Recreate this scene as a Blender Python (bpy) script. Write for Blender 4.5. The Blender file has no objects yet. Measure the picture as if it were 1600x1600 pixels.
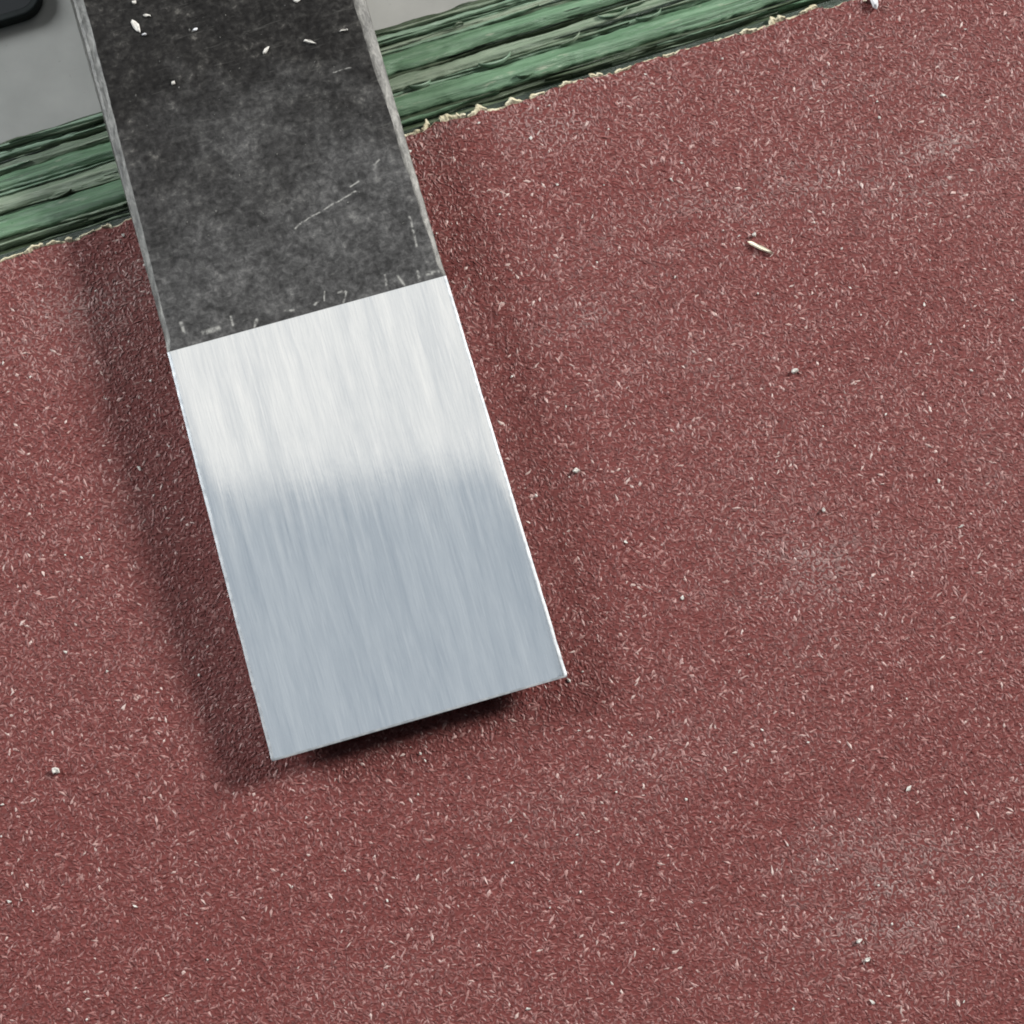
import bpy, math, random
import numpy as np
from mathutils import Vector, Matrix

MM = 0.001
rng = np.random.default_rng(11)
random.seed(7)
scene = bpy.context.scene
col = scene.collection

# ------------------------------------------------------------------ camera
DIST, TILT = 220.0, math.radians(12.0)          # mm, tilt from the plumb line
FOV = 2 * math.atan(50.0 / DIST)
cd = bpy.data.cameras.new('camera'); cam = bpy.data.objects.new('camera', cd); col.objects.link(cam)
CAM = Vector((0, -DIST * math.sin(TILT), DIST * math.cos(TILT)))
cam.location = CAM * MM
cam.rotation_euler = (TILT, 0, 0)
cd.angle = FOV; cd.sensor_fit = 'HORIZONTAL'
cd.clip_start = 0.005; cd.clip_end = 20
scene.camera = cam

# ------------------------------------------------------------------ light
world = bpy.data.worlds.new('World'); scene.world = world; world.use_nodes = True
bg = world.node_tree.nodes['Background']
bg.inputs[0].default_value = (0.86, 0.93, 1.0, 1); bg.inputs[1].default_value = 0.05

def area(name, loc, target, sx, sy, power, color, roll=0.0):
    l = bpy.data.lights.new(name, 'AREA'); l.shape = 'RECTANGLE'; l.size = sx; l.size_y = sy
    l.energy = power; l.color = color
    o = bpy.data.objects.new(name, l); col.objects.link(o); o.location = loc
    d = Vector(target) - Vector(loc)
    o.rotation_euler = d.to_track_quat('-Z', 'Y').to_euler()
    if roll: o.rotation_euler.rotate_axis('Z', roll)
    return o
# the window on the right, the broader window on the left and the bright ceiling beyond the work
area('window_light', (1.14, 0.68, 0.80), (0, 0, 0), 0.36, 0.36, 47, (1.0, 0.985, 0.96))
area('side_window_light', (-1.24, 0.56, 0.78), (0, 0, 0), 0.6, 0.6, 30, (0.93, 0.97, 1.0))
area('ceiling_light', (-0.12, 0.505, 1.33), (-0.12, 0.345, 0.0), 0.8, 0.62, 1.46, (1.0, 1.0, 0.98))
area('ceiling_glow', (-0.1, -0.205, 1.7), (-0.1, -0.205, 0.0), 0.9, 0.9, 1.44, (0.82, 0.91, 1.0))

vs = scene.view_settings
vs.view_transform = 'Standard'; vs.look = 'None'; vs.exposure = 0; vs.gamma = 1; vs.use_curve_mapping = False
scene.cycles.filter_width = 1.9
scene.cycles.max_bounces = 4; scene.cycles.diffuse_bounces = 2; scene.cycles.glossy_bounces = 3

# ------------------------------------------------------------------ helpers
def at(px, py, z=0.0):
    """point in mm on the level z that shows at photograph pixel (px, py)"""
    a = math.tan(FOV / 2)
    d = Vector(((px - 800) / 800 * a, -(py - 800) / 800 * a, -1))
    d = Matrix.Rotation(TILT, 3, 'X') @ d
    return CAM + d * ((z - CAM.z) / d.z)

def hash1(i, s):
    i = (i.astype(np.int64) * 374761393 + s * 668265263) & 0x7fffffff
    i = ((i ^ (i >> 13)) * 1274126177) & 0x7fffffff
    return ((i ^ (i >> 16)) & 0xffff) / 65535.0 * 2 - 1
def n1(x, s=0):
    x = np.asarray(x, float); i = np.floor(x); f = x - i; f = f * f * (3 - 2 * f)
    return hash1(i, s) * (1 - f) + hash1(i + 1, s) * f
def n2(x, y, s=0):
    x = np.asarray(x, float); y = np.asarray(y, float)
    i = np.floor(x); j = np.floor(y); f = x - i; g = y - j
    f = f * f * (3 - 2 * f); g = g * g * (3 - 2 * g)
    h = lambda a, b: hash1(a * 7919 + b * 104729, s)
    return (h(i, j) * (1 - f) + h(i + 1, j) * f) * (1 - g) + (h(i, j + 1) * (1 - f) + h(i + 1, j + 1) * f) * g
def fb1(x, s=0, o=4):
    return sum(n1(np.asarray(x) * 2.03 ** k, s + k) * 0.5 ** k for k in range(o))
def fb2(x, y, s=0, o=4):
    return sum(n2(np.asarray(x) * 2.03 ** k, np.asarray(y) * 2.03 ** k, s + k) * 0.5 ** k for k in range(o))

def link(name, me, mat, parent=None, smooth=False):
    o = bpy.data.objects.new(name, me); col.objects.link(o)
    if mat and not me.materials: me.materials.append(mat)
    if parent: o.parent = parent
    if smooth: me.polygons.foreach_set('use_smooth', [True] * len(me.polygons))
    return o
def mesh(name, verts, faces, mat, parent=None, smooth=False):
    me = bpy.data.meshes.new(name)
    me.from_pydata([tuple(float(c) * MM for c in v) for v in verts], [], [tuple(int(i) for i in f) for f in faces])
    me.validate(); me.update()
    return link(name, me, mat, parent, smooth)
def grid_faces(nu, nv):
    i, j = np.meshgrid(np.arange(nu - 1), np.arange(nv - 1), indexing='ij')
    a = (i * nv + j).ravel()
    return np.stack([a, a + nv, a + nv + 1, a + 1], 1)
def big_mesh(name, V, T, mat, parent=None, attr=None):
    """numpy triangles, flat shaded; attr = per-vertex float called tone"""
    me = bpy.data.meshes.new(name)
    me.vertices.add(len(V)); me.vertices.foreach_set('co', (V * MM).astype(np.float32).ravel())
    me.loops.add(T.size); me.loops.foreach_set('vertex_index', T.astype(np.int32).ravel())
    me.polygons.add(len(T)); me.polygons.foreach_set('loop_start', np.arange(0, T.size, 3, dtype=np.int32))
    me.update(calc_edges=True)
    me.shade_flat()
    if attr is not None:
        a = me.attributes.new('tone', 'FLOAT', 'POINT'); a.data.foreach_set('value', attr.astype(np.float32))
    return link(name, me, mat, parent)
def empty(name, loc_mm, rz=0.0):
    o = bpy.data.objects.new(name, None); col.objects.link(o)
    o.empty_display_size = 0.01
    o.location = Vector(loc_mm) * MM; o.rotation_euler = (0, 0, rz)
    return o
def tag(o, label=None, cat=None, group=None, kind=None):
    if label: o['label'] = label
    if cat: o['category'] = cat
    if group: o['group'] = group
    if kind: o['kind'] = kind
    return o

# ------------------------------------------------------------------ materials
class Mat:
    def __init__(s, name, rough=0.6, metal=0.0, spec=0.5):
        s.m = bpy.data.materials.new(name); s.m.use_nodes = True
        s.nt = s.m.node_tree; s.b = s.nt.nodes['Principled BSDF']
        s.b.inputs['Roughness'].default_value = rough
        s.b.inputs['Metallic'].default_value = metal
        s.b.inputs['Specular IOR Level'].default_value = spec
        tc = s.nt.nodes.new('ShaderNodeTexCoord')
        mp = s.nt.nodes.new('ShaderNodeMapping'); mp.inputs['Scale'].default_value = (1000, 1000, 1000)
        s.nt.links.new(tc.outputs['Object'], mp.inputs[0]); s.mm = mp.outputs[0]
    def L(s, a, b): s.nt.links.new(a, b)
    def setc(s, name, v):
        if isinstance(v, bpy.types.NodeSocket): s.L(v, s.b.inputs[name])
        else: s.b.inputs[name].default_value = v if not (isinstance(v, tuple) and len(v) == 3) else (*v, 1)
    def scaled(s, sc, rot=0.0):
        mp = s.nt.nodes.new('ShaderNodeMapping'); mp.inputs['Scale'].default_value = sc
        mp.inputs['Rotation'].default_value = (0, 0, rot)
        s.L(s.mm, mp.inputs[0]); return mp.outputs[0]
    def noise(s, scale, detail=4, rough=0.55, vec=None, dist=0.0):
        n = s.nt.nodes.new('ShaderNodeTexNoise'); n.inputs['Scale'].default_value = scale
        n.inputs['Detail'].default_value = detail; n.inputs['Roughness'].default_value = rough
        n.inputs['Distortion'].default_value = dist
        s.L(vec if vec is not None else s.mm, n.inputs['Vector']); return n.outputs['Fac']
    def ramp(s, fac, stops, interp='LINEAR'):
        r = s.nt.nodes.new('ShaderNodeValToRGB'); r.color_ramp.interpolation = interp
        e = r.color_ramp.elements
        while len(e) < len(stops): e.new(0.5)
        for k, (p, c) in enumerate(stops):
            e[k].position = p
            e[k].color = (c, c, c, 1) if not isinstance(c, tuple) else (*c, 1)
        s.L(fac, r.inputs[0]); return r.outputs[0]
    def mix(s, fac, a, b, mode='MIX'):
        n = s.nt.nodes.new('ShaderNodeMix'); n.data_type = 'RGBA'; n.blend_type = mode
        for k, v in ((0, fac), (6, a), (7, b)):
            if isinstance(v, bpy.types.NodeSocket): s.L(v, n.inputs[k])
            else: n.inputs[k].default_value = v if k == 0 else ((v, v, v, 1) if not isinstance(v, tuple) else (*v, 1))
        return n.outputs[2]
    def math(s, op, a, b=0.0, clamp=False):
        n = s.nt.nodes.new('ShaderNodeMath'); n.operation = op; n.use_clamp = clamp
        for k, v in ((0, a), (1, b)):
            if isinstance(v, bpy.types.NodeSocket): s.L(v, n.inputs[k])
            else: n.inputs[k].default_value = v
        return n.outputs[0]
    def vmath(s, op, a, b=None):
        n = s.nt.nodes.new('ShaderNodeVectorMath'); n.operation = op
        for k, v in ((0, a), (1, b)):
            if v is None: continue
            if isinstance(v, bpy.types.NodeSocket): s.L(v, n.inputs[k])
            else: n.inputs[k].default_value = v
        return n
    def segment(s, A, B, w, vec=None):
        """mask (1 inside) of a scratch from A to B (mm, xy), half width w"""
        vec = vec if vec is not None else s.mm
        A = Vector((A[0], A[1], 0)); d = Vector((B[0], B[1], 0)) - A
        flat = s.vmath('MULTIPLY', vec, (1, 1, 0)).outputs[0]
        p = s.vmath('SUBTRACT', flat, tuple(A)).outputs[0]
        t = s.math('DIVIDE', s.vmath('DOT_PRODUCT', p, tuple(d)).outputs['Value'], d.length_squared, True)
        q = s.nt.nodes.new('ShaderNodeVectorMath'); q.operation = 'SCALE'
        q.inputs[0].default_value = tuple(d); s.L(t, q.inputs['Scale'])
        r = s.vmath('LENGTH', s.vmath('SUBTRACT', p, q.outputs[0]).outputs[0]).outputs['Value']
        return s.math('SUBTRACT', 1.0, s.math('DIVIDE', r, w), True)
    def bump(s, h, dist_mm, strength=1.0):
        n = s.nt.nodes.new('ShaderNodeBump'); n.inputs['Distance'].default_value = dist_mm * MM
        n.inputs['Strength'].default_value = strength
        s.L(h, n.inputs['Height']); s.L(n.outputs[0], s.b.inputs['Normal'])
    def attr(s, name):
        n = s.nt.nodes.new('ShaderNodeAttribute'); n.attribute_name = name; return n.outputs['Fac']

PAPER_ROT = None   # set below

# ------------------------------------------------------------------ frames measured from the place
# edge of the sandpaper / board: u along it, v away from the paper
E0 = at(0, 405); E1 = at(1320, 0)
ANG = math.atan2(E1.y - E0.y, E1.x - E0.x)
EO = E0.lerp(E1, 0.45)
TABLE_Z = -9.0

# ------------------------------------------------------------------ setting: the grey surface
m = Mat('grey_plastic_surface', 0.5, spec=0.4)
c = m.ramp(m.noise(0.25, 5), [(0.3, (0.285, 0.285, 0.266)), (0.7, (0.33, 0.327, 0.306))])
sp = m.ramp(m.noise(0.7, 2), [(0.70, 0.0), (0.78, 1.0)])
m.setc('Base Color', m.mix(m.math('MULTIPLY', sp, 0.35), c, (0.10, 0.105, 0.10)))
m.bump(m.noise(6, 3), 0.02, 0.4)
T = TABLE_Z
surf = mesh('table_top', [(-260, -240, T), (260, -240, T), (260, 260, T), (-260, 260, T),
                          (-260, -240, T - 18), (260, -240, T - 18), (260, 260, T - 18), (-260, 260, T - 18)],
            [(0, 1, 2, 3), (7, 6, 5, 4), (0, 4, 5, 1), (1, 5, 6, 2), (2, 6, 7, 3), (3, 7, 4, 0)], m.m)
tag(surf, kind='structure')

# ------------------------------------------------------------------ green layered board
board = empty('layered_board', (EO.x, EO.y, TABLE_Z), ANG)
tag(board, 'green layered board with a rough splintered edge under the red sandpaper', 'board')
BZ = -TABLE_Z                                     # local z of the paper top
VW = 13.6                                         # width of the visible edge, mm
def slope(v): return BZ - 1.0 - 3.2 * np.clip(np.asarray(v) / VW, 0, 1.2) ** 1.1

def green_mat(name, a, b, c2, streak=1.0):
    m = Mat(name, 0.48, spec=0.45)
    st = m.noise(1.0, 7, 0.68, m.scaled((0.05, 2.2, 2.2)), 0.12)
    base = m.ramp(st, [(0.34, a), (0.50, b), (0.68, c2)])
    chip = m.ramp(m.noise(1.0, 4, 0.6, m.scaled((0.35, 1.5, 1.5))), [(0.62, 0.0), (0.70, 1.0)])
    base = m.mix(m.math('MULTIPLY', chip, 0.55 * streak), base, (0.30, 0.32, 0.24))
    m.setc('Base Color', base)
    m.setc('Roughness', m.ramp(m.noise(1.2, 4), [(0.3, 0.26), (0.7, 0.50)]))
    m.bump(m.math('ADD', st, m.math('MULTIPLY', m.noise(3.0, 4, 0.6, m.scaled((0.25, 2.0, 2.0))), 0.4)), 0.35, 0.55)
    return m.m
G_MID = green_mat('green_layer', (0.048, 0.092, 0.051), (0.096, 0.170, 0.100), (0.155, 0.248, 0.158))
G_DRK = green_mat('dark_green_layer', (0.020, 0.031, 0.017), (0.048, 0.068, 0.038), (0.098, 0.125, 0.076), 0.35)
G_PAL = green_mat('pale_layer', (0.085, 0.118, 0.076), (0.155, 0.200, 0.138), (0.25, 0.295, 0.215), 0.3)
G_LGT = green_mat('light_green_layer', (0.085, 0.135, 0.085), (0.16, 0.24, 0.165), (0.25, 0.34, 0.255), 0.6)
G_CORE = green_mat('board_core', (0.008, 0.014, 0.009), (0.018, 0.030, 0.019), (0.035, 0.055, 0.036), 0.1)

U0, U1, NU = -92.0, 98.0, 760
uu = np.linspace(U0, U1, NU)
# core: everything the layers sit on
prof = [(-128, BZ - 0.5), (0.6, BZ - 0.5)] + [(v, float(slope(v)) - 0.75) for v in np.linspace(0.7, VW - 0.2, 8)] + [(VW - 0.1, 0.0), (-128, 0.0)]
V = [(u, p[0], p[1]) for u in (U0, U1) for p in prof]; k = len(prof)
F = [(i, (i + 1) % k, k + (i + 1) % k, k + i) for i in range(k)] + [tuple(range(k))[::-1], tuple(range(k, 2 * k))]
mesh('core', V, F, G_CORE, board)

def layer(t0, t1, zoff, crown, mat, seed, tilt=0.0, wav=0.24, rag=0.09, ua=U0, ub=U1, taper=False, name='layer'):
    n = max(24, int((ub - ua) / (U1 - U0) * NU)); u = np.linspace(ua, ub, n); nv = 11
    w0 = wav * fb1(u * 0.07, seed, 3) + rag * fb1(u * 0.55, seed + 9, 3)
    w1 = wav * fb1(u * 0.07, seed + 20, 3) + rag * fb1(u * 0.55, seed + 29, 3)
    a = t0 * VW + w0; b = t1 * VW + w1
    if taper:
        e = np.clip(np.minimum(u - ua, ub - u) / (0.28 * (ub - ua)), 0, 1) ** 0.7
        mid = (a + b) / 2; a = mid + (a - mid) * e; b = mid + (b - mid) * e
    b = np.maximum(b, a + 0.05)
    f = np.linspace(0, 1, nv); P = []
    vv = a[:, None] + (b - a)[:, None] * f[None]
    U = np.repeat(u[:, None], nv, 1)
    z = slope(vv) + zoff + crown * np.sin(np.pi * np.clip(f, 0.02, 0.98))[None] ** 0.6 + tilt * (f[None] - 0.5)
    z = z + 0.20 * fb2(U * 0.05, vv * 1.7, seed + 40, 4) + 0.07 * fb2(U * 0.4, vv * 2.6, seed + 50, 3)
    low = slope(vv) - 1.2
    top = np.stack([U, vv, z], 2)
    sk0 = np.stack([u, a - 0.02, low[:, 0]], 1)[:, None]; sk1 = np.stack([u, b + 0.02, low[:, -1]], 1)[:, None]
    A = np.concatenate([sk0, top, sk1], 1); nv2 = nv + 2
    return mesh(name, A.reshape(-1, 3), grid_faces(n, nv2), mat, board, True)

layers = [  # t0, t1, zoff, crown, material, tilt
    (0.00, 0.115, -0.75, 0.25, G_DRK, 0.1), (0.118, 0.20, -0.55, 0.15, G_DRK, -0.2),
    (0.195, 0.385, -0.15, 0.55, G_MID, 0.15), (0.388, 0.425, -0.35, 0.20, G_LGT, 0.0),
    (0.435, 0.535, -0.10, 0.25, G_PAL, 0.2), (0.54, 0.60, -0.60, 0.10, G_DRK, 0.0),
    (0.595, 0.735, -0.15, 0.50, G_MID, 0.1), (0.745, 0.825, -0.20, 0.22, G_PAL, 0.15),
    (0.83, 0.868, -0.55, 0.15, G_DRK, 0.0), (0.872, 0.925, -0.15, 0.25, G_LGT, 0.1),
    (0.93, 0.968, -0.50, 0.12, G_DRK, 0.0), (0.97, 1.02, -0.45, 0.10, G_DRK, 0.0)]
for i, (t0, t1, zo, cr, mt, tl) in enumerate(layers):
    layer(t0, t1, zo, cr, mt, 100 + i * 61, tl)

# slivers lifting from the layers
sliv = [(-38, -20, 0.405, 0.425, G_PAL), (-30, -12, 0.372, 0.39, G_PAL), (-47, -35, 0.77, 0.80, G_LGT), (-20, 4, 0.845, 0.858, G_PAL),
        (2, 22, 0.845, 0.860, G_LGT), (-45, -25, 0.955, 0.966, G_PAL), (6, 28, 0.40, 0.416, G_PAL), (30, 60, 0.56, 0.575, G_LGT),
        (-44, -31, 0.135, 0.15, G_PAL), (18, 46, 0.14, 0.165, G_DRK), (4, 18, 0.30, 0.315, G_LGT), (-4, 30, 0.945, 0.957, G_PAL),
        (-46, -22, 0.55, 0.572, G_LGT), (12, 34, 0.565, 0.58, G_DRK)]
for i, (a, b, t0, t1, mt) in enumerate(sliv):
    layer(t0, t1, 0.10, 0.12, mt, 3000 + i * 37, 0.0, 0.22, 0.05, a, b, True, 'sliver_or_shade')

rr_ = np.random.default_rng(77)
for i in range(96):
    a = rr_.uniform(-52, 44); t = rr_.uniform(0.03, 0.99); wd_ = rr_.uniform(0.006, 0.016)
    layer(t, t + wd_, rr_.uniform(-0.15, 0.12), 0.10, (G_PAL, G_CORE, G_DRK, G_LGT, G_MID, G_DRK)[i % 6], 5000 + i * 41, 0.0, 0.20, 0.06, a, a + rr_.uniform(8, 34), True, 'sliver_or_shade')  # the darkest strips paint in the shade of recesses between layers

# curled shell-like chips standing out of the broad green layer
def curl(px, py, r, a0, a1, w, mat, rise=0.35):
    p = at(px, py, -2.3); d = Vector((p.x - EO.x, p.y - EO.y, 0)); d.rotate(Matrix.Rotation(-ANG, 3, 'Z'))
    zc = float(slope(d.y)) + 0.52; V = []; n = 14
    for i in range(n):
        f = i / (n - 1); a = math.radians(a0 + (a1 - a0) * f); ww = w * (0.25 + 0.75 * math.sin(math.pi * min(1, f * 1.05)) ** 0.7)
        cx, cy = d.x + r * 1.7 * math.cos(a), d.y + r * math.sin(a)
        h = zc + rise * math.sin(math.pi * f)
        for (o, z) in ((-0.5, -0.45), (-0.35, 0.05), (0.0, 0.16), (0.35, 0.05), (0.5, -0.45)):
            V.append((cx + ww * o * math.cos(a), cy + ww * o * math.sin(a), h + z))
    mesh('curled_chip', V, grid_faces(n, 5), mat, board, True)
curl(655, 128, 0.75, 200, 330, 0.28, G_LGT); curl(770, 88, 1.1, 205, 345, 0.30, G_LGT)
curl(880, 58, 1.0, 250, 350, 0.26, G_PAL); curl(820, 118, 0.6, 190, 320, 0.22, G_MID)
curl(955, 14, 1.0, 200, 340, 0.28, G_LGT); curl(1010, 20, 0.9, 210, 345, 0.26, G_LGT)
curl(90, 300, 0.9, 220, 340, 0.22, G_DRK); curl(720, 40, 0.5, 60, 150, 0.16, G_PAL)

# ------------------------------------------------------------------ red sandpaper
paper = empty('sandpaper', (EO.x, EO.y, 0), ANG)
tag(paper, 'coarse dark red sandpaper sheet with a torn cream edge on the green board', 'sandpaper')
m = Mat('torn_paper', 0.85, spec=0.2)
m.setc('Base Color', m.ramp(m.noise(1.4, 4), [(0.3, (0.38, 0.33, 0.21)), (0.7, (0.60, 0.56, 0.42))]))
m.bump(m.noise(5, 4), 0.15, 0.7); M_FIB = m.m

ue = np.linspace(-86, 92, 1400)
edge = 0.16 * fb1(ue * 0.05, 5, 2) + 0.26 * fb1(ue * 0.33, 6, 4) + 0.13 * np.maximum(0, fb1(ue * 1.3, 7, 3))
red_edge = edge - 0.05 - 0.18 * np.abs(fb1(ue * 0.9, 8, 4)) - 0.22 * np.clip(fb1(ue * 0.12, 12, 2), 0, 1)
def sheet(name, e, z0, z1, back, mat):
    n = len(ue); V = []
    for (ed, z) in ((np.full(n, -back), z0), (np.full(n, -back), z1), (e - 3, z1), (e - 0.5, z1), (e, z1 - 0.04), (e - 0.04, z0)):
        V.append(np.stack([ue, ed, np.full(n, z)], 1))
    A = np.stack(V, 1)
    return mesh(name, A.reshape(-1, 3), grid_faces(n, 6)[:, ::-1], mat, paper)
sheet('paper_backing', edge, -0.45, -0.12, 124, M_FIB)

def grit_mat(name, grains):
    m = Mat(name, 0.5, spec=0.30)
    if grains:
        t = m.attr('tone')
        base = m.ramp(t, [(0.0, (0.088, 0.0185, 0.016)), (0.6, (0.146, 0.036, 0.0315)), (0.63, (0.155, 0.045, 0.0405)),
                          (0.88, (0.205, 0.083, 0.075)), (0.965, (0.275, 0.135, 0.122)), (0.99, (0.36, 0.22, 0.20)), (1.0, (0.48, 0.37, 0.335))])  # upper, paler tones: sheen on slim grains put into the colour
        m.setc('Roughness', m.ramp(t, [(0, 0.60), (1, 0.46)]))
    else:
        base = m.ramp(m.noise(2.2, 5), [(0.3, (0.10, 0.0215, 0.019)), (0.7, (0.14, 0.034, 0.030))])
    if grains: base = m.mix(m.math('MULTIPLY', m.attr('dust'), 0.62), base, (0.29, 0.22, 0.205))
    m.setc('Base Color', base)
    return m.m
M_COAT = grit_mat('red_grit_coat', False); M_GRAIN = grit_mat('red_grit_grains', True)
sheet('grit_coat', red_edge, -0.118, 0.045, 123, M_COAT)

# the grains themselves: angular, elongated crystals lying every way, half sunk in the resin
def grains(name, ulo, uhi, vlo, cell, mat, seed):
    r = np.random.default_rng(seed)
    nu, nv = int((uhi - ulo) / cell), int((1 - vlo) / cell)
    I, J = np.meshgrid(np.arange(nu), np.arange(nv), indexing='ij')
    u = ulo + (I.ravel() + r.random(nu * nv) * 1.2) * cell; v = vlo + (J.ravel() + r.random(nu * nv) * 1.2) * cell
    e = np.interp(u, ue, red_edge); k = v < e - 0.12; u, v = u[k], v[k]
    # keep to what stands in or close round the picture
    x = EO.x + u * math.cos(ANG) - v * math.sin(ANG); y = EO.y + u * math.sin(ANG) + v * math.cos(ANG)
    k = (abs(x) < 60) & (y > -57) & (y < 62); u, v = u[k], v[k]; n = len(u)
    # slim crystals with glints painted in as pale colour, more towards the torn edge
    glint_share = 0.42 + 0.35 * np.exp(v / 27.0) + 0.13 * fb2(u * 0.05, v * 0.16, 31, 3) + 0.10 * fb2(u * 0.3, v * 0.7, 35, 2)
    # grey filings left in loose patches by earlier strokes
    dst = 0.02 + 0.10 * np.clip(fb2(u * 0.04, v * 0.10, 61, 4), 0, 1)
    for (px, py, lu, lv, w) in ((1270, 900, 9, 4.5, .55), (1480, 1420, 14, 6, .65), (1330, 1340, 8, 5, .35), (1480, 240, 13, 3.2, .6), (1350, 120, 9, 4, .35),
                                (800, 190, 14, 3.4, .6), (1100, 330, 16, 2.6, .45), (80, 500, 10, 3.0, .5), (1100, 560, 12, 3.5, .25), (950, 480, 8, 2.5, .4),
                                (1560, 700, 8, 5, .3), (250, 430, 5, 3, .4), (1150, 1130, 12, 5, .22)):
        p = at(px, py); q = Vector((p.x - EO.x, p.y - EO.y, 0)); q.rotate(Matrix.Rotation(-ANG, 3, 'Z'))
        dst = dst + 0.62 * w * np.exp(-((u - q.x) / lu) ** 2 - ((v - q.y) / lv) ** 2) * (0.65 + 0.9 * fb2(u * 0.22, v * 0.5, 65, 3))
    dst = np.clip(dst, 0, 1); glint_share = glint_share + 0.25 * dst
    slim = r.random(n) < np.clip(glint_share, 0.15, 0.85)
    sz = 0.9 + 0.6 * r.random(n) ** 1.6
    a = sz * np.where(slim, 0.17 + 0.20 * r.random(n), 0.18 + 0.16 * r.random(n))
    b = sz * np.where(slim, 0.08 + 0.045 * r.random(n), 0.13 + 0.06 * r.random(n))
    c = sz * np.where(slim, 0.052, 0.045 + 0.03 * r.random(n))
    base = np.array([[1, 0, 0], [-1, 0, 0], [0, 1, 0], [0, -1, 0], [0, 0, 1], [0, 0, -1]], float)
    P = np.repeat(base[None], n, 0) + r.normal(0, 0.22, (n, 6, 3)) * np.array([1, 1, 0.5])
    P[:, :, 0] *= a[:, None]; P[:, :, 1] *= b[:, None]; P[:, :, 2] *= c[:, None]
    th = r.random(n) * 2 * math.pi; ph = r.normal(0, 0.10, n)
    X = P[:, :, 0] * np.cos(ph)[:, None] - P[:, :, 2] * np.sin(ph)[:, None]
    Z = P[:, :, 0] * np.sin(ph)[:, None] + P[:, :, 2] * np.cos(ph)[:, None]
    Y = P[:, :, 1]
    zc = np.where(slim, 0.055 + 0.02 * r.random(n), 0.04 + 0.02 * r.random(n))
    Q = np.stack([X * np.cos(th)[:, None] - Y * np.sin(th)[:, None] + u[:, None],
                  X * np.sin(th)[:, None] + Y * np.cos(th)[:, None] + v[:, None], Z + zc[:, None]], 2)
    tri = np.array([[0, 2, 4], [2, 1, 4], [1, 3, 4], [3, 0, 4], [2, 0, 5], [1, 2, 5], [3, 1, 5], [0, 3, 5]])
    T = (np.arange(n)[:, None, None] * 6 + tri[None]).reshape(-1, 3)
    t = r.random(n); tone = np.where(slim, 0.62 + 0.38 * t ** 1.2, 0.62 * t)
    o = big_mesh(name, Q.reshape(-1, 3), T, mat, paper, np.repeat(tone, 6))
    at_ = o.data.attributes.new('dust', 'FLOAT', 'POINT'); at_.data.foreach_set('value', np.repeat(np.clip(dst * (0.3 + 1.4 * r.random(n)), 0, 1), 6).astype(np.float32))
    tag(o, kind='stuff'); return n
grains('abrasive_grains', -82, 82, -118, 0.31, M_GRAIN, 3)

# torn fibres along the paper's edge
def tuft(px, py, ln, wd, seed, lean=0.0):
    r = np.random.default_rng(seed); p = at(px, py, -0.2)
    d = Vector((p.x - EO.x, p.y - EO.y, 0)); d.rotate(Matrix.Rotation(-ANG, 3, 'Z'))
    n = 15; V = []; x0 = d.x
    hh = 0.5 + 0.5 * fb1(np.linspace(0, 1.9 * max(1, wd), n) + seed * 3.3, seed, 3)
    for i in range(n):
        f = i / (n - 1) * 2 - 1
        h = 0.62 * ln * (0.05 + 0.95 * (1 - abs(f + 0.3 * lean) ** 2 / 1.3)) * max(0.0, 0.15 + 1.1 * float(hh[i]))
        x = d.x + f * wd * 0.5
        e_ = float(np.interp(x, ue, edge)); zt = 0.10 + 0.22 * float(hh[-1 - i])
        for (g, z) in ((0, -0.30), (0, -0.08), (0.5, zt), (0.85, zt * 0.6), (1.0, -0.1), (0.9, -0.3)):
            V.append((x + lean * g * h + 0.05 * r.normal() * g, e_ - 0.30 + (h + 0.30) * g, z))
    mesh('torn_fibre', V, grid_faces(n, 6), M_FIB, paper)
big = [(705, 178, 1.9, 2.6), (742, 168, 1.0, 2.2), (664, 196, 1.4, 1.0), (640, 206, 0.5, 2.6), (798, 152, 0.8, 1.8), (835, 138, 0.8, 1.6),
       (928, 108, 1.2, 1.4), (968, 98, 0.5, 1.8), (1212, 28, 1.3, 1.8), (1165, 42, 0.5, 1.8), (1262, 14, 0.6, 2.0),
       (1118, 54, 0.5, 0.8), (20, 404, 0.35, 2.4), (52, 394, 0.45, 1.6), (64, 388, 0.8, 0.8), (84, 381, 0.4, 1.4), (108, 374, 0.55, 0.7),
       (136, 366, 0.3, 1.6), (168, 358, 0.5, 1.0), (880, 124, 0.5, 1.4), (1040, 76, 0.4, 1.2)]
for i, (px, py, ln, wd) in enumerate(big): tuft(px, py, ln, wd, 50 + i, random.uniform(-0.4, 0.4))

# ------------------------------------------------------------------ chisel
ZS, ZT = 5.6, 3.6                                  # mm: level of the back, level of the cutting edge
TL, TR = at(424, 1190, ZT), at(887, 1057, ZT)
BL, BR = at(261, 552, ZS), at(697, 429, ZS)
HL, HR = at(107, 0, ZS - 1), at(574, 0, ZS - 1)
O = (TL + TR) / 2; O.z = 0
top_mid = (BL + BR) / 2
CA = math.atan2(TR.y - TL.y, TR.x - TL.x)
def loc(p):
    d = Vector((p.x - O.x, p.y - O.y, 0)); d.rotate(Matrix.Rotation(-CA, 3, 'Z')); return d
tl, tr, bl, br, hl, hr = map(loc, (TL, TR, BL, BR, HL, HR))
SB = (bl.y + br.y) / 2; SH = (hl.y + hr.y) / 2 + 0
chisel = empty('chisel', (O.x, O.y, 0.0), CA)
tag(chisel, 'flat steel chisel blade with dark mottled shank and polished silver end on red sandpaper', 'chisel')
SEND = 118.0
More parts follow.
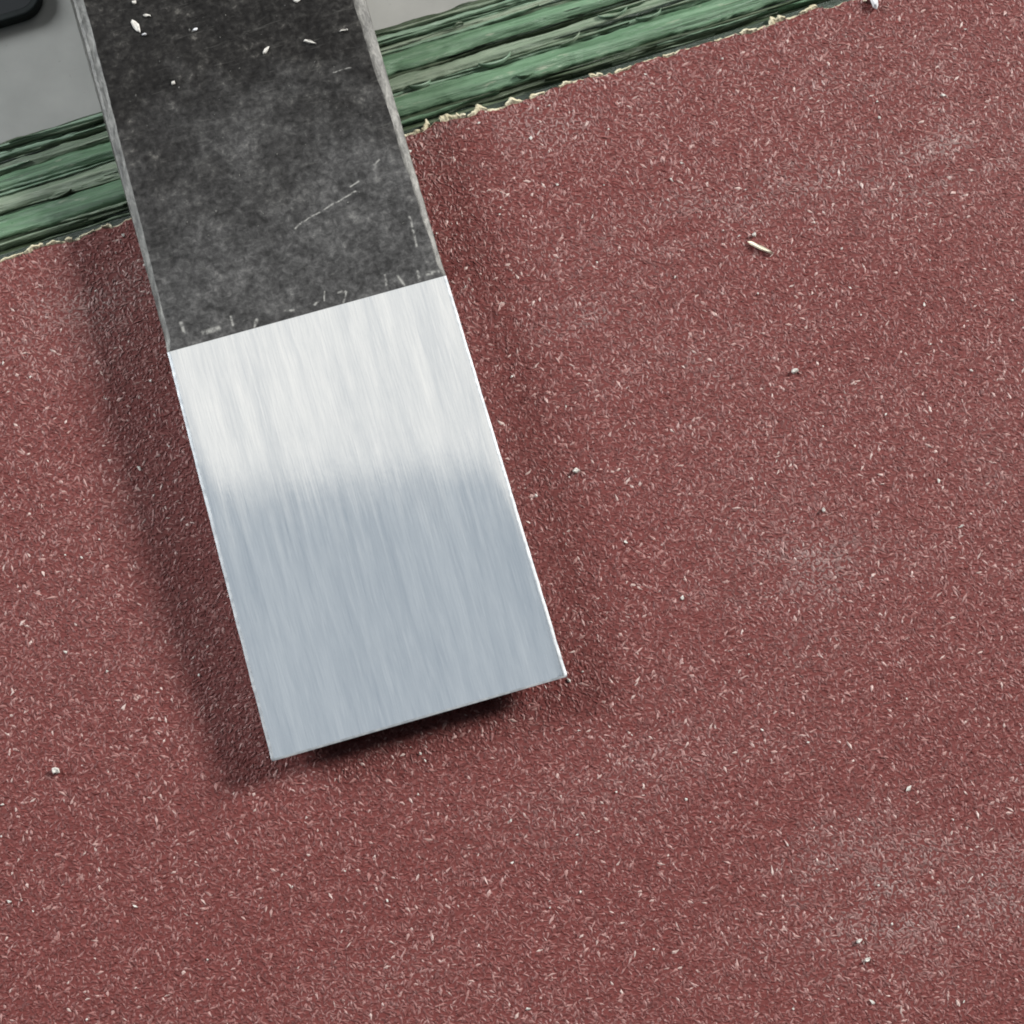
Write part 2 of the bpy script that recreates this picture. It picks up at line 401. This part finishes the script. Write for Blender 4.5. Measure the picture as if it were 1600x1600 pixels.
def side(s, t, b, h):
    """x of an edge at distance s from the cutting edge"""
    if s < SB: return t.x + (b.x - t.x) * s / SB
    k = (h.x - b.x) / (h.y - b.y); return b.x + k * (s - b.y)
def level(s):
    if s >= SB: return ZS
    f = 1 - s / SB; return ZS - (ZS - ZT) * (0.30 * f + 0.70 * f * f) - 0.02 * max(0.0, 1 - s / 0.45) ** 2
HEEL = 9.0
def under(s):
    return 0.34 if s > HEEL else 0.34 + (ZT - 0.10 - 0.34) * (1 - s / HEEL)

def blade_part(name, s0, s1, n, polished, mat_top, mat_side):
    S = np.linspace(s0, s1, n)
    if polished: S = np.concatenate([[0, 0.1, 0.2, 0.3, 0.45], S[2:]]); n = len(S)
    rows = []; NT = 22
    for s in S:
        xl, xr = side(s, tl, bl, hl), side(s, tr, br, hr)
        xl += 0.018 * float(fb1(s * 1.1, 91, 3)); xr += 0.018 * float(fb1(s * 1.1, 95, 3))
        if polished: k_ = 0.14 * max(0.0, 1 - s / 0.22) ** 2; xl += k_; xr -= k_
        z = level(s); zb = under(s)
        if polished:
            il = ir = 0.30; ch = 0.06; wl = wr = 0.03
        else:
            g = min(1, (s - SB) / 34)
            il = 0.40 + 0.35 * g + 0.035 * float(fb1(s * 0.4, 71, 4)); ir = 0.45 + 0.75 * g + 0.09 * float(fb1(s * 0.45, 72, 4))
            ch = 0.22 + 0.35 * g; wl, wr = 0.20 + 0.55 * g, 0.12 + 0.25 * g
            e = min(1, (s - SB) / 1.2); il = 0.30 + (il - 0.30) * e; ir = 0.30 + (ir - 0.30) * e; ch = 0.06 + (ch - 0.06) * e
            wl = 0.03 + (wl - 0.03) * e; wr = 0.03 + (wr - 0.03) * e
        th = z - zb
        row = [(xl + 0.9, s, zb), (xl + 0.12, s, zb + 0.10 * th), (xl, s, zb + 0.35 * th), (xl + wl * 0.6, s, z - ch - 0.02 * th), (xl + wl, s, z - ch)]
        a, b = xl + wl + il, xr - wr - ir
        row.append((a - il * 0.4, s, z - ch * 0.25))
        for k in range(NT):
            f = k / (NT - 1); x = a + (b - a) * f
            row.append((x, s, z + (0.0 if polished else 0.012 * float(fb2(x * 0.8, s * 0.8, 77, 3)))))
        row.append((b + ir * 0.4, s, z - ch * 0.25))
        row += [(xr - wr, s, z - ch), (xr - wr * 0.6, s, z - ch - 0.02 * th), (xr, s, zb + 0.35 * th), (xr - 0.12, s, zb + 0.10 * th), (xr - 0.9, s, zb)]
        rows.append(row)
    nv = len(rows[0]); V = [p for r in rows for p in r]
    F = [(i * nv + j, i * nv + j + 1, (i + 1) * nv + j + 1, (i + 1) * nv + j) for i in range(n - 1) for j in range(nv - 1)]
    F += [(i * nv + nv - 1, i * nv, (i + 1) * nv, (i + 1) * nv + nv - 1) for i in range(n - 1)]
    F += [tuple(range(nv))[::-1], tuple((n - 1) * nv + j for j in range(nv))]
    F = [f[::-1] for f in F]
    me = bpy.data.meshes.new(name)
    me.from_pydata([tuple(c * MM for c in v) for v in V], [], F); me.update()
    me.materials.append(mat_top); me.materials.append(mat_side)
    o = link(name, me, None, chisel, True)
    for p in me.polygons:
        j = p.index % (nv - 1) if p.index < (n - 1) * (nv - 1) else 0
        onflat = 5 < j < 5 + NT
        if not onflat or p.index >= (n - 1) * (nv - 1): p.material_index = 1
        elif polished and p.index // (nv - 1) < 2: p.material_index = 1
    me.polygons.foreach_set('use_smooth', [len(p.vertices) == 4 for p in me.polygons])
    me.set_sharp_from_angle(angle=math.radians(18))
    return o

# lapped steel: fine strokes running along the blade
def steel(name, base_lo, base_hi, r0, r1):
    m = Mat(name, 0.25, 1.0)
    st1 = m.noise(1.0, 5, 0.65, m.scaled((3.0, 0.10, 0.5), 0.03), 0.3)
    st2 = m.noise(1.0, 4, 0.65, m.scaled((8.0, 0.35, 0.5), -0.05), 0.3)
    st3 = m.noise(1.0, 3, 0.5, m.scaled((0.75, 0.05, 0.5)), 0.2)
    st4 = m.noise(1.0, 3, 0.6, m.scaled((5.0, 0.20, 0.5), 0.16))
    cl = m.noise(0.22, 4)
    s = m.math('ADD', m.math('MULTIPLY', st3, 0.34), m.math('ADD', m.math('MULTIPLY', st1, 0.30), m.math('MULTIPLY', st2, 0.36)))
    fine = m.ramp(st4, [(0.60, 0.0), (0.70, 0.5)])
    m.setc('Base Color', m.mix(fine, m.ramp(s, [(0.36, base_lo), (0.64, base_hi)]), (0.93, 0.93, 0.92)))
    rr = m.math('ADD', m.math('MULTIPLY', st1, 0.55), m.math('MULTIPLY', cl, 0.45))
    m.setc('Roughness', m.ramp(rr, [(0.36, r0), (0.64, r1)]))
    m.bump(m.math('ADD', s, m.math('MULTIPLY', cl, 0.6)), 0.018, 0.5)
    return m.m
M_POL = steel('polished_steel', (0.645, 0.67, 0.695), (0.90, 0.90, 0.89), 0.05, 0.14)
m = Mat('bright_steel_edge', 0.52, 1.0)
m.setc('Base Color', m.ramp(m.noise(1.5, 3), [(0.3, (0.36, 0.38, 0.40)), (0.7, (0.62, 0.64, 0.65))])); M_PEDGE = m.m

# untouched black scale with scuffs, pits and dust
m = Mat('black_scale_steel', 0.5, 0.0, 0.13)
f1 = m.noise(1.6, 6, 0.66, None, 0.35)
f2 = m.noise(0.12, 4, 0.55)
f4 = m.noise(0.42, 5, 0.65, None, 0.5)
f3 = m.noise(1.0, 5, 0.68, m.scaled((0.28, 2.6, 1.0), 0.06), 0.8)
f5 = m.noise(5.5, 4, 0.7, None, 0.5)
mot = m.math('ADD', m.math('MULTIPLY', f1, 0.50), m.math('ADD', m.math('MULTIPLY', f4, 0.42), m.math('MULTIPLY', f5, 0.08)))
sep = m.nt.nodes.new('ShaderNodeSeparateXYZ'); m.L(m.mm, sep.inputs[0])
# scuffed grey next to the polished end; dark reflection further up painted into the colour
scuff_refl_mask = m.ramp(m.math('ADD', m.math('MULTIPLY', m.math('SUBTRACT', sep.outputs['Y'], SB), 1 / 34.0), m.math('MULTIPLY', m.math('SUBTRACT', f2, 0.5), 1.1)),
              [(0.30, 1.0), (0.80, 0.0)])
dark = m.ramp(mot, [(0.40, (0.0045, 0.0040, 0.0036)), (0.50, (0.0115, 0.0106, 0.0098)), (0.58, (0.026, 0.0245, 0.0225)), (0.65, (0.085, 0.080, 0.072))])
worn = m.ramp(mot, [(0.40, (0.022, 0.0214, 0.021)), (0.50, (0.050, 0.0487, 0.048)), (0.58, (0.086, 0.084, 0.082)), (0.66, (0.16, 0.156, 0.148))])
base = m.mix(scuff_refl_mask, dark, worn)
base = m.mix(m.ramp(f3, [(0.60, 0.0), (0.72, 0.4)]), base, (0.11, 0.107, 0.098))
def L2(px, py): return loc(at(px, py, ZS))
strokes = [(462, 357, 470, 350, .10), (472, 347, 556, 299, .075), (556, 299, 562, 300, .06), (548, 292, 561, 283, .08), (584, 257, 592, 250, .11),
           (602, 430, 604, 450, .10), (622, 432, 632, 446, .13), (541, 456, 536, 474, .10), (528, 457, 540, 455, .09), (508, 455, 507, 470, .07),
           (402, 500, 398, 511, .12), (361, 494, 364, 508, .10), (444, 487, 458, 484, .12), (492, 476, 498, 470, .12), (318, 520, 342, 512, .20),
           (652, 424, 655, 438, .16), (668, 428, 684, 424, .20), (283, 505, 288, 520, .16), (640, 340, 652, 385, .12), (520, 113, 548, 105, .06)]
nz = m.nt.nodes.new('ShaderNodeTexNoise'); nz.inputs['Scale'].default_value = 1.1; nz.inputs['Detail'].default_value = 4
m.L(m.mm, nz.inputs['Vector'])
wob = m.vmath('MULTIPLY', m.vmath('SUBTRACT', nz.outputs['Color'], (0.5, 0.5, 0.5)).outputs[0], (0.30, 0.30, 0))
wob = m.vmath('ADD', m.mm, wob.outputs[0]).outputs[0]
sc = None
for (x0, y0, x1, y1, w) in strokes:
    a, b = L2(x0, y0), L2(x1, y1); k = m.segment((a.x, a.y), (b.x, b.y), w * 1.5, wob)
    k = m.math('MULTIPLY', k, 1.15, True) if y0 > 285 else m.math('MULTIPLY', k, 1.0, True)
    sc = k if sc is None else m.math('MAXIMUM', sc, k)
sc = m.math('MULTIPLY', sc, m.ramp(m.noise(2.2, 4), [(0.40, 0.05), (0.58, 0.9)]))
m.setc('Base Color', m.mix(sc, base, (0.30, 0.295, 0.275)))
m.setc('Roughness', m.ramp(f1, [(0.3, 0.42), (0.7, 0.68)]))
m.bump(m.math('ADD', mot, m.math('MULTIPLY', f3, 0.4)), 0.16, 0.8)
M_SCALE = m.m
m = Mat('worn_shank_edge', 0.5, 0.25)
w = m.noise(1.0, 6, 0.68, m.scaled((1.6, 0.7, 1.6)), 0.5)
m.setc('Base Color', m.ramp(w, [(0.34, (0.035, 0.034, 0.031)), (0.48, (0.082, 0.080, 0.073)), (0.66, (0.165, 0.161, 0.147))]))
m.bump(w, 0.10, 0.7); M_SEDGE = m.m

blade_part('polished_end', 0.0, SB, 70, True, M_POL, M_PEDGE)
blade_part('shank', SB + 0.02, SEND, 240, False, M_SCALE, M_SEDGE)

# ------------------------------------------------------------------ dark rounded case on the grey surface
CZ = TABLE_Z + 1.6
C0 = at(72, 13, CZ); ca = ANG
case = empty('rounded_case', (C0.x, C0.y, TABLE_Z), ca)
tag(case, 'dark slate case with a rounded corner on the grey surface, top left', 'case')
m = Mat('dark_case', 0.65, spec=0.2)
m.setc('Base Color', m.ramp(m.noise(0.4, 3), [(0.3, (0.012, 0.015, 0.015)), (0.7, (0.020, 0.025, 0.025))]))
m.bump(m.noise(5, 2), 0.02, 0.4)
def rrect(w, h, r, ins=0.0):
    P = []
    for (cx, cy, a0) in ((-r, r, -90), (-r, h - r, 0), (-w + r, h - r, 90), (-w + r, r, 180)):
        for i in range(9):
            a = math.radians(a0 + i * 90 / 8); P.append((cx + (r - ins) * math.cos(a), cy + (r - ins) * math.sin(a)))
    return P
rings = [(0.0, 0.2), (0.2, 0.0), (1.3, 0.0), (1.48, 0.05), (1.58, 0.16), (1.6, 0.35)]
V = []; k = 36
for z, ins in rings: V += [(x, y, z) for x, y in rrect(34, 70, 2.6, ins)]
F = [(a * k + i, a * k + (i + 1) % k, (a + 1) * k + (i + 1) % k, (a + 1) * k + i) for a in range(len(rings) - 1) for i in range(k)]
F += [tuple(range(k))[::-1], tuple((len(rings) - 1) * k + i for i in range(k))]
mesh('case_shell', V, F, m.m, case, True)
m2 = Mat('case_panel', 0.5, spec=0.3); m2.setc('Base Color', (0.012, 0.014, 0.016))
V = [(x, y, 1.62) for x, y in rrect(34, 70, 2.6, 0.8)] + [(x, y, 1.5) for x, y in rrect(34, 70, 2.6, 0.75)]
mesh('case_panel', V, [tuple(range(k))] + [(k + i, k + (i + 1) % k, (i + 1) % k, i) for i in range(k)], m2.m, case)

# ------------------------------------------------------------------ small things lying about
m = Mat('white_flake', 0.6, spec=0.3); m.setc('Base Color', m.ramp(m.noise(4, 3), [(0.3, (0.42, 0.40, 0.365)), (0.7, (0.62, 0.60, 0.555))])); M_WH = m.m
m = Mat('pale_wood', 0.6, spec=0.3); m.setc('Base Color', m.ramp(m.noise(1, 4, 0.6, m.scaled((1, 8, 8))), [(0.3, (0.80, 0.70, 0.50)), (0.7, (0.90, 0.86, 0.72))])); M_WD = m.m
m = Mat('grey_white_chip', 0.45, spec=0.4); m.setc('Base Color', m.ramp(m.noise(1.5, 3), [(0.3, (0.50, 0.50, 0.51)), (0.7, (0.74, 0.74, 0.75))])); M_GW = m.m
def flake(name, px, py, z, ln, wd, ang, mat, label, cat, group=None, hgt=None, seed=0, taper=0.6):
    """an angular chip, ln x wd mm, long axis at ang degrees in the picture plane"""
    ln *= 0.85; wd *= 0.85
    r = np.random.default_rng(seed + 900); p = at(px, py, z); h = hgt or wd * 0.6
    n = 8; ring = []
    for i in range(n):
        a = 2 * math.pi * i / n; q = 1 + 0.16 * r.normal()
        ca_, sa_ = math.cos(a), math.sin(a)
        ring.append((0.5 * ln * ca_ * q, 0.5 * wd * sa_ * q * (1 - (1 - taper) * max(0, ca_))))
    V = [(x * 0.8, y * 0.75, 0.0) for x, y in ring] + [(x, y, h * 0.45 * (1 + 0.2 * r.normal())) for x, y in ring] + [(x * 0.72, y * 0.6, h * (1 + 0.15 * r.normal())) for x, y in ring]
    F = [(k * n + i, k * n + (i + 1) % n, (k + 1) * n + (i + 1) % n, (k + 1) * n + i) for k in range(2) for i in range(n)]
    F += [tuple(range(n))[::-1], tuple(range(2 * n, 3 * n))]
    o = mesh(name, V, F, mat); o.location = p * MM; o.rotation_euler = (0, 0, math.radians(ang))
    return tag(o, label, cat, group)
PZ = 0.16
flake('wood_splinter', 1191, 389, PZ, 3.5, 0.50, -26, M_WD, 'pale cream wood splinter on the red sandpaper, upper right', 'splinter', None, 0.40, 1, 0.8)
flake('pale_chip', 1366, 2, PZ, 2.4, 0.95, 100, M_GW, 'grey white chip cut by the top border of the picture, on red sandpaper', 'chip', None, 0.7, 2, 0.9)
flake('pale_chip', 1351, 1, PZ, 0.65, 0.5, 70, M_WD, 'tiny cream crumb just left of the grey white chip at the top border', 'crumb', None, 0.4, 3)
g = 'white specks on the sandpaper'
flake('white_speck', 88, 1205, PZ, 1.0, 0.95, 10, M_WH, 'largest white speck on the red sandpaper, far left below the blade', 'speck', g, 0.5, 4)
flake('white_speck', 1242, 580, PZ, 0.95, 0.62, 25, M_WH, 'white speck on the red sandpaper below the wood splinter', 'speck', g, 0.4, 5)
flake('white_speck', 900, 736, PZ, 0.85, 0.62, 0, M_WH, 'white speck on the sandpaper close right of the polished blade', 'speck', g, 0.4, 6)
flake('white_speck', 1343, 1470, PZ, 0.75, 0.5, 35, M_WH, 'upper of two pale specks near the lower right corner of the sandpaper', 'speck', g, 0.35, 7)
flake('white_speck', 1355, 1500, PZ, 0.75, 0.48, 40, M_WH, 'lower of two pale specks near the lower right corner of the sandpaper', 'speck', g, 0.35, 8)
flake('white_speck', 1287, 797, PZ, 0.6, 0.5, 80, M_WH, 'small pale speck in the middle of the right half of the sandpaper', 'speck', g, 0.35, 9)
flake('white_speck', 1178, 367, PZ, 0.6, 0.5, 80, M_WH, 'small pale speck just above the wood splinter', 'speck', g, 0.35, 10)
g = 'white flakes on the dark shank'; SZ = ZS + 0.01
flake('white_flake', 213, 41, SZ, 1.75, 0.72, -58, M_WH, 'largest wedge-shaped white flake on the dark shank, upper left', 'flake', g, 0.2, 11, 1.3)
flake('white_flake', 229, 25, SZ, 0.85, 0.42, -8, M_WH, 'small bar-shaped flake above right of the wedge-shaped white flake', 'flake', g, 0.2, 12)
flake('white_flake', 226, 54, SZ, 0.65, 0.36, 8, M_GW, 'small grey flake at the foot of the wedge-shaped white flake', 'flake', g, 0.2, 13)
flake('white_flake', 210, 4, SZ, 0.55, 0.5, 60, M_WH, 'round pale flake at the top border on the left of the shank', 'flake', g, 0.2, 14)
flake('white_flake', 306, 46, SZ, 0.62, 0.36, 30, M_GW, 'lone small flake on the darkest part of the shank', 'flake', g, 0.15, 15)
flake('white_flake', 271, 130, SZ, 0.55, 0.48, 60, M_WH, 'round white flake on the shank below the lone small flake', 'flake', g, 0.2, 16)
flake('white_flake', 416, 79, SZ, 1.05, 0.5, 55, M_WH, 'leaf-shaped white flake slanting on the middle of the dark shank', 'flake', g, 0.2, 17)
flake('white_flake', 484, 66, SZ, 1.75, 0.42, -18, M_WH, 'long thin white flake on the dark shank, right of the middle', 'flake', g, 0.2, 18)
flake('white_flake', 464, 1, SZ, 0.75, 0.5, 5, M_WH, 'white flake at the top border on the right half of the shank', 'flake', g, 0.2, 19)
flake('white_flake', 537, 48, SZ, 1.05, 0.32, 10, M_WH, 'white flake beside the worn right edge of the shank', 'flake', g, 0.2, 20)

# fine dust nobody could count
def dust(name, pts, sizes, mat, label, cat, seed):
    r = np.random.default_rng(seed); n = len(pts)
    base = np.array([[1, 0, 0], [-1, 0, 0], [0, 1, 0], [0, -1, 0], [0, 0, 1], [0, 0, -1]], float)
    P = (np.repeat(base[None], n, 0) + r.normal(0, 0.25, (n, 6, 3))) * np.stack([sizes * (1 + 1.3 * r.random(n) ** 2), sizes, sizes * 0.5], 1)[:, None]
    th = r.random(n) * 6.28; c_, s_ = np.cos(th)[:, None], np.sin(th)[:, None]
    Q = np.stack([P[..., 0] * c_ - P[..., 1] * s_, P[..., 0] * s_ + P[..., 1] * c_, P[..., 2]], 2) + pts[:, None]
    tri = np.array([[0, 2, 4], [2, 1, 4], [1, 3, 4], [3, 0, 4], [2, 0, 5], [1, 2, 5], [3, 1, 5], [0, 3, 5]])
    o = big_mesh(name, Q.reshape(-1, 3), (np.arange(n)[:, None, None] * 6 + tri[None]).reshape(-1, 3), mat)
    return tag(o, label, cat, None, 'stuff')
n = 300; u = rng.uniform(-80, 80, n); v = -rng.random(n) ** 1.3 * 112 - 0.8
pts = np.stack([EO.x + u * math.cos(ANG) - v * math.sin(ANG), EO.y + u * math.sin(ANG) + v * math.cos(ANG), np.full(n, 0.2)], 1)
dust('paper_dust', pts, 0.08 + 0.10 * rng.random(n) ** 2, M_WH, 'fine pale dust specks scattered over the red sandpaper', 'dust', 21)
n = 80; s = SB + 3 + rng.random(n) ** 0.75 * 45; x = rng.uniform(-11.5, 11.5, n) + (bl.x + br.x) / 2
ca_, sa_ = math.cos(CA), math.sin(CA)
pts = np.stack([O.x + x * ca_ - s * sa_, O.y + x * sa_ + s * ca_, np.full(n, ZS + 0.03)], 1)
dust('blade_dust', pts, 0.04 + 0.07 * rng.random(n) ** 2, M_SEDGE, 'fine grey dust scattered over the dark shank', 'dust', 22)
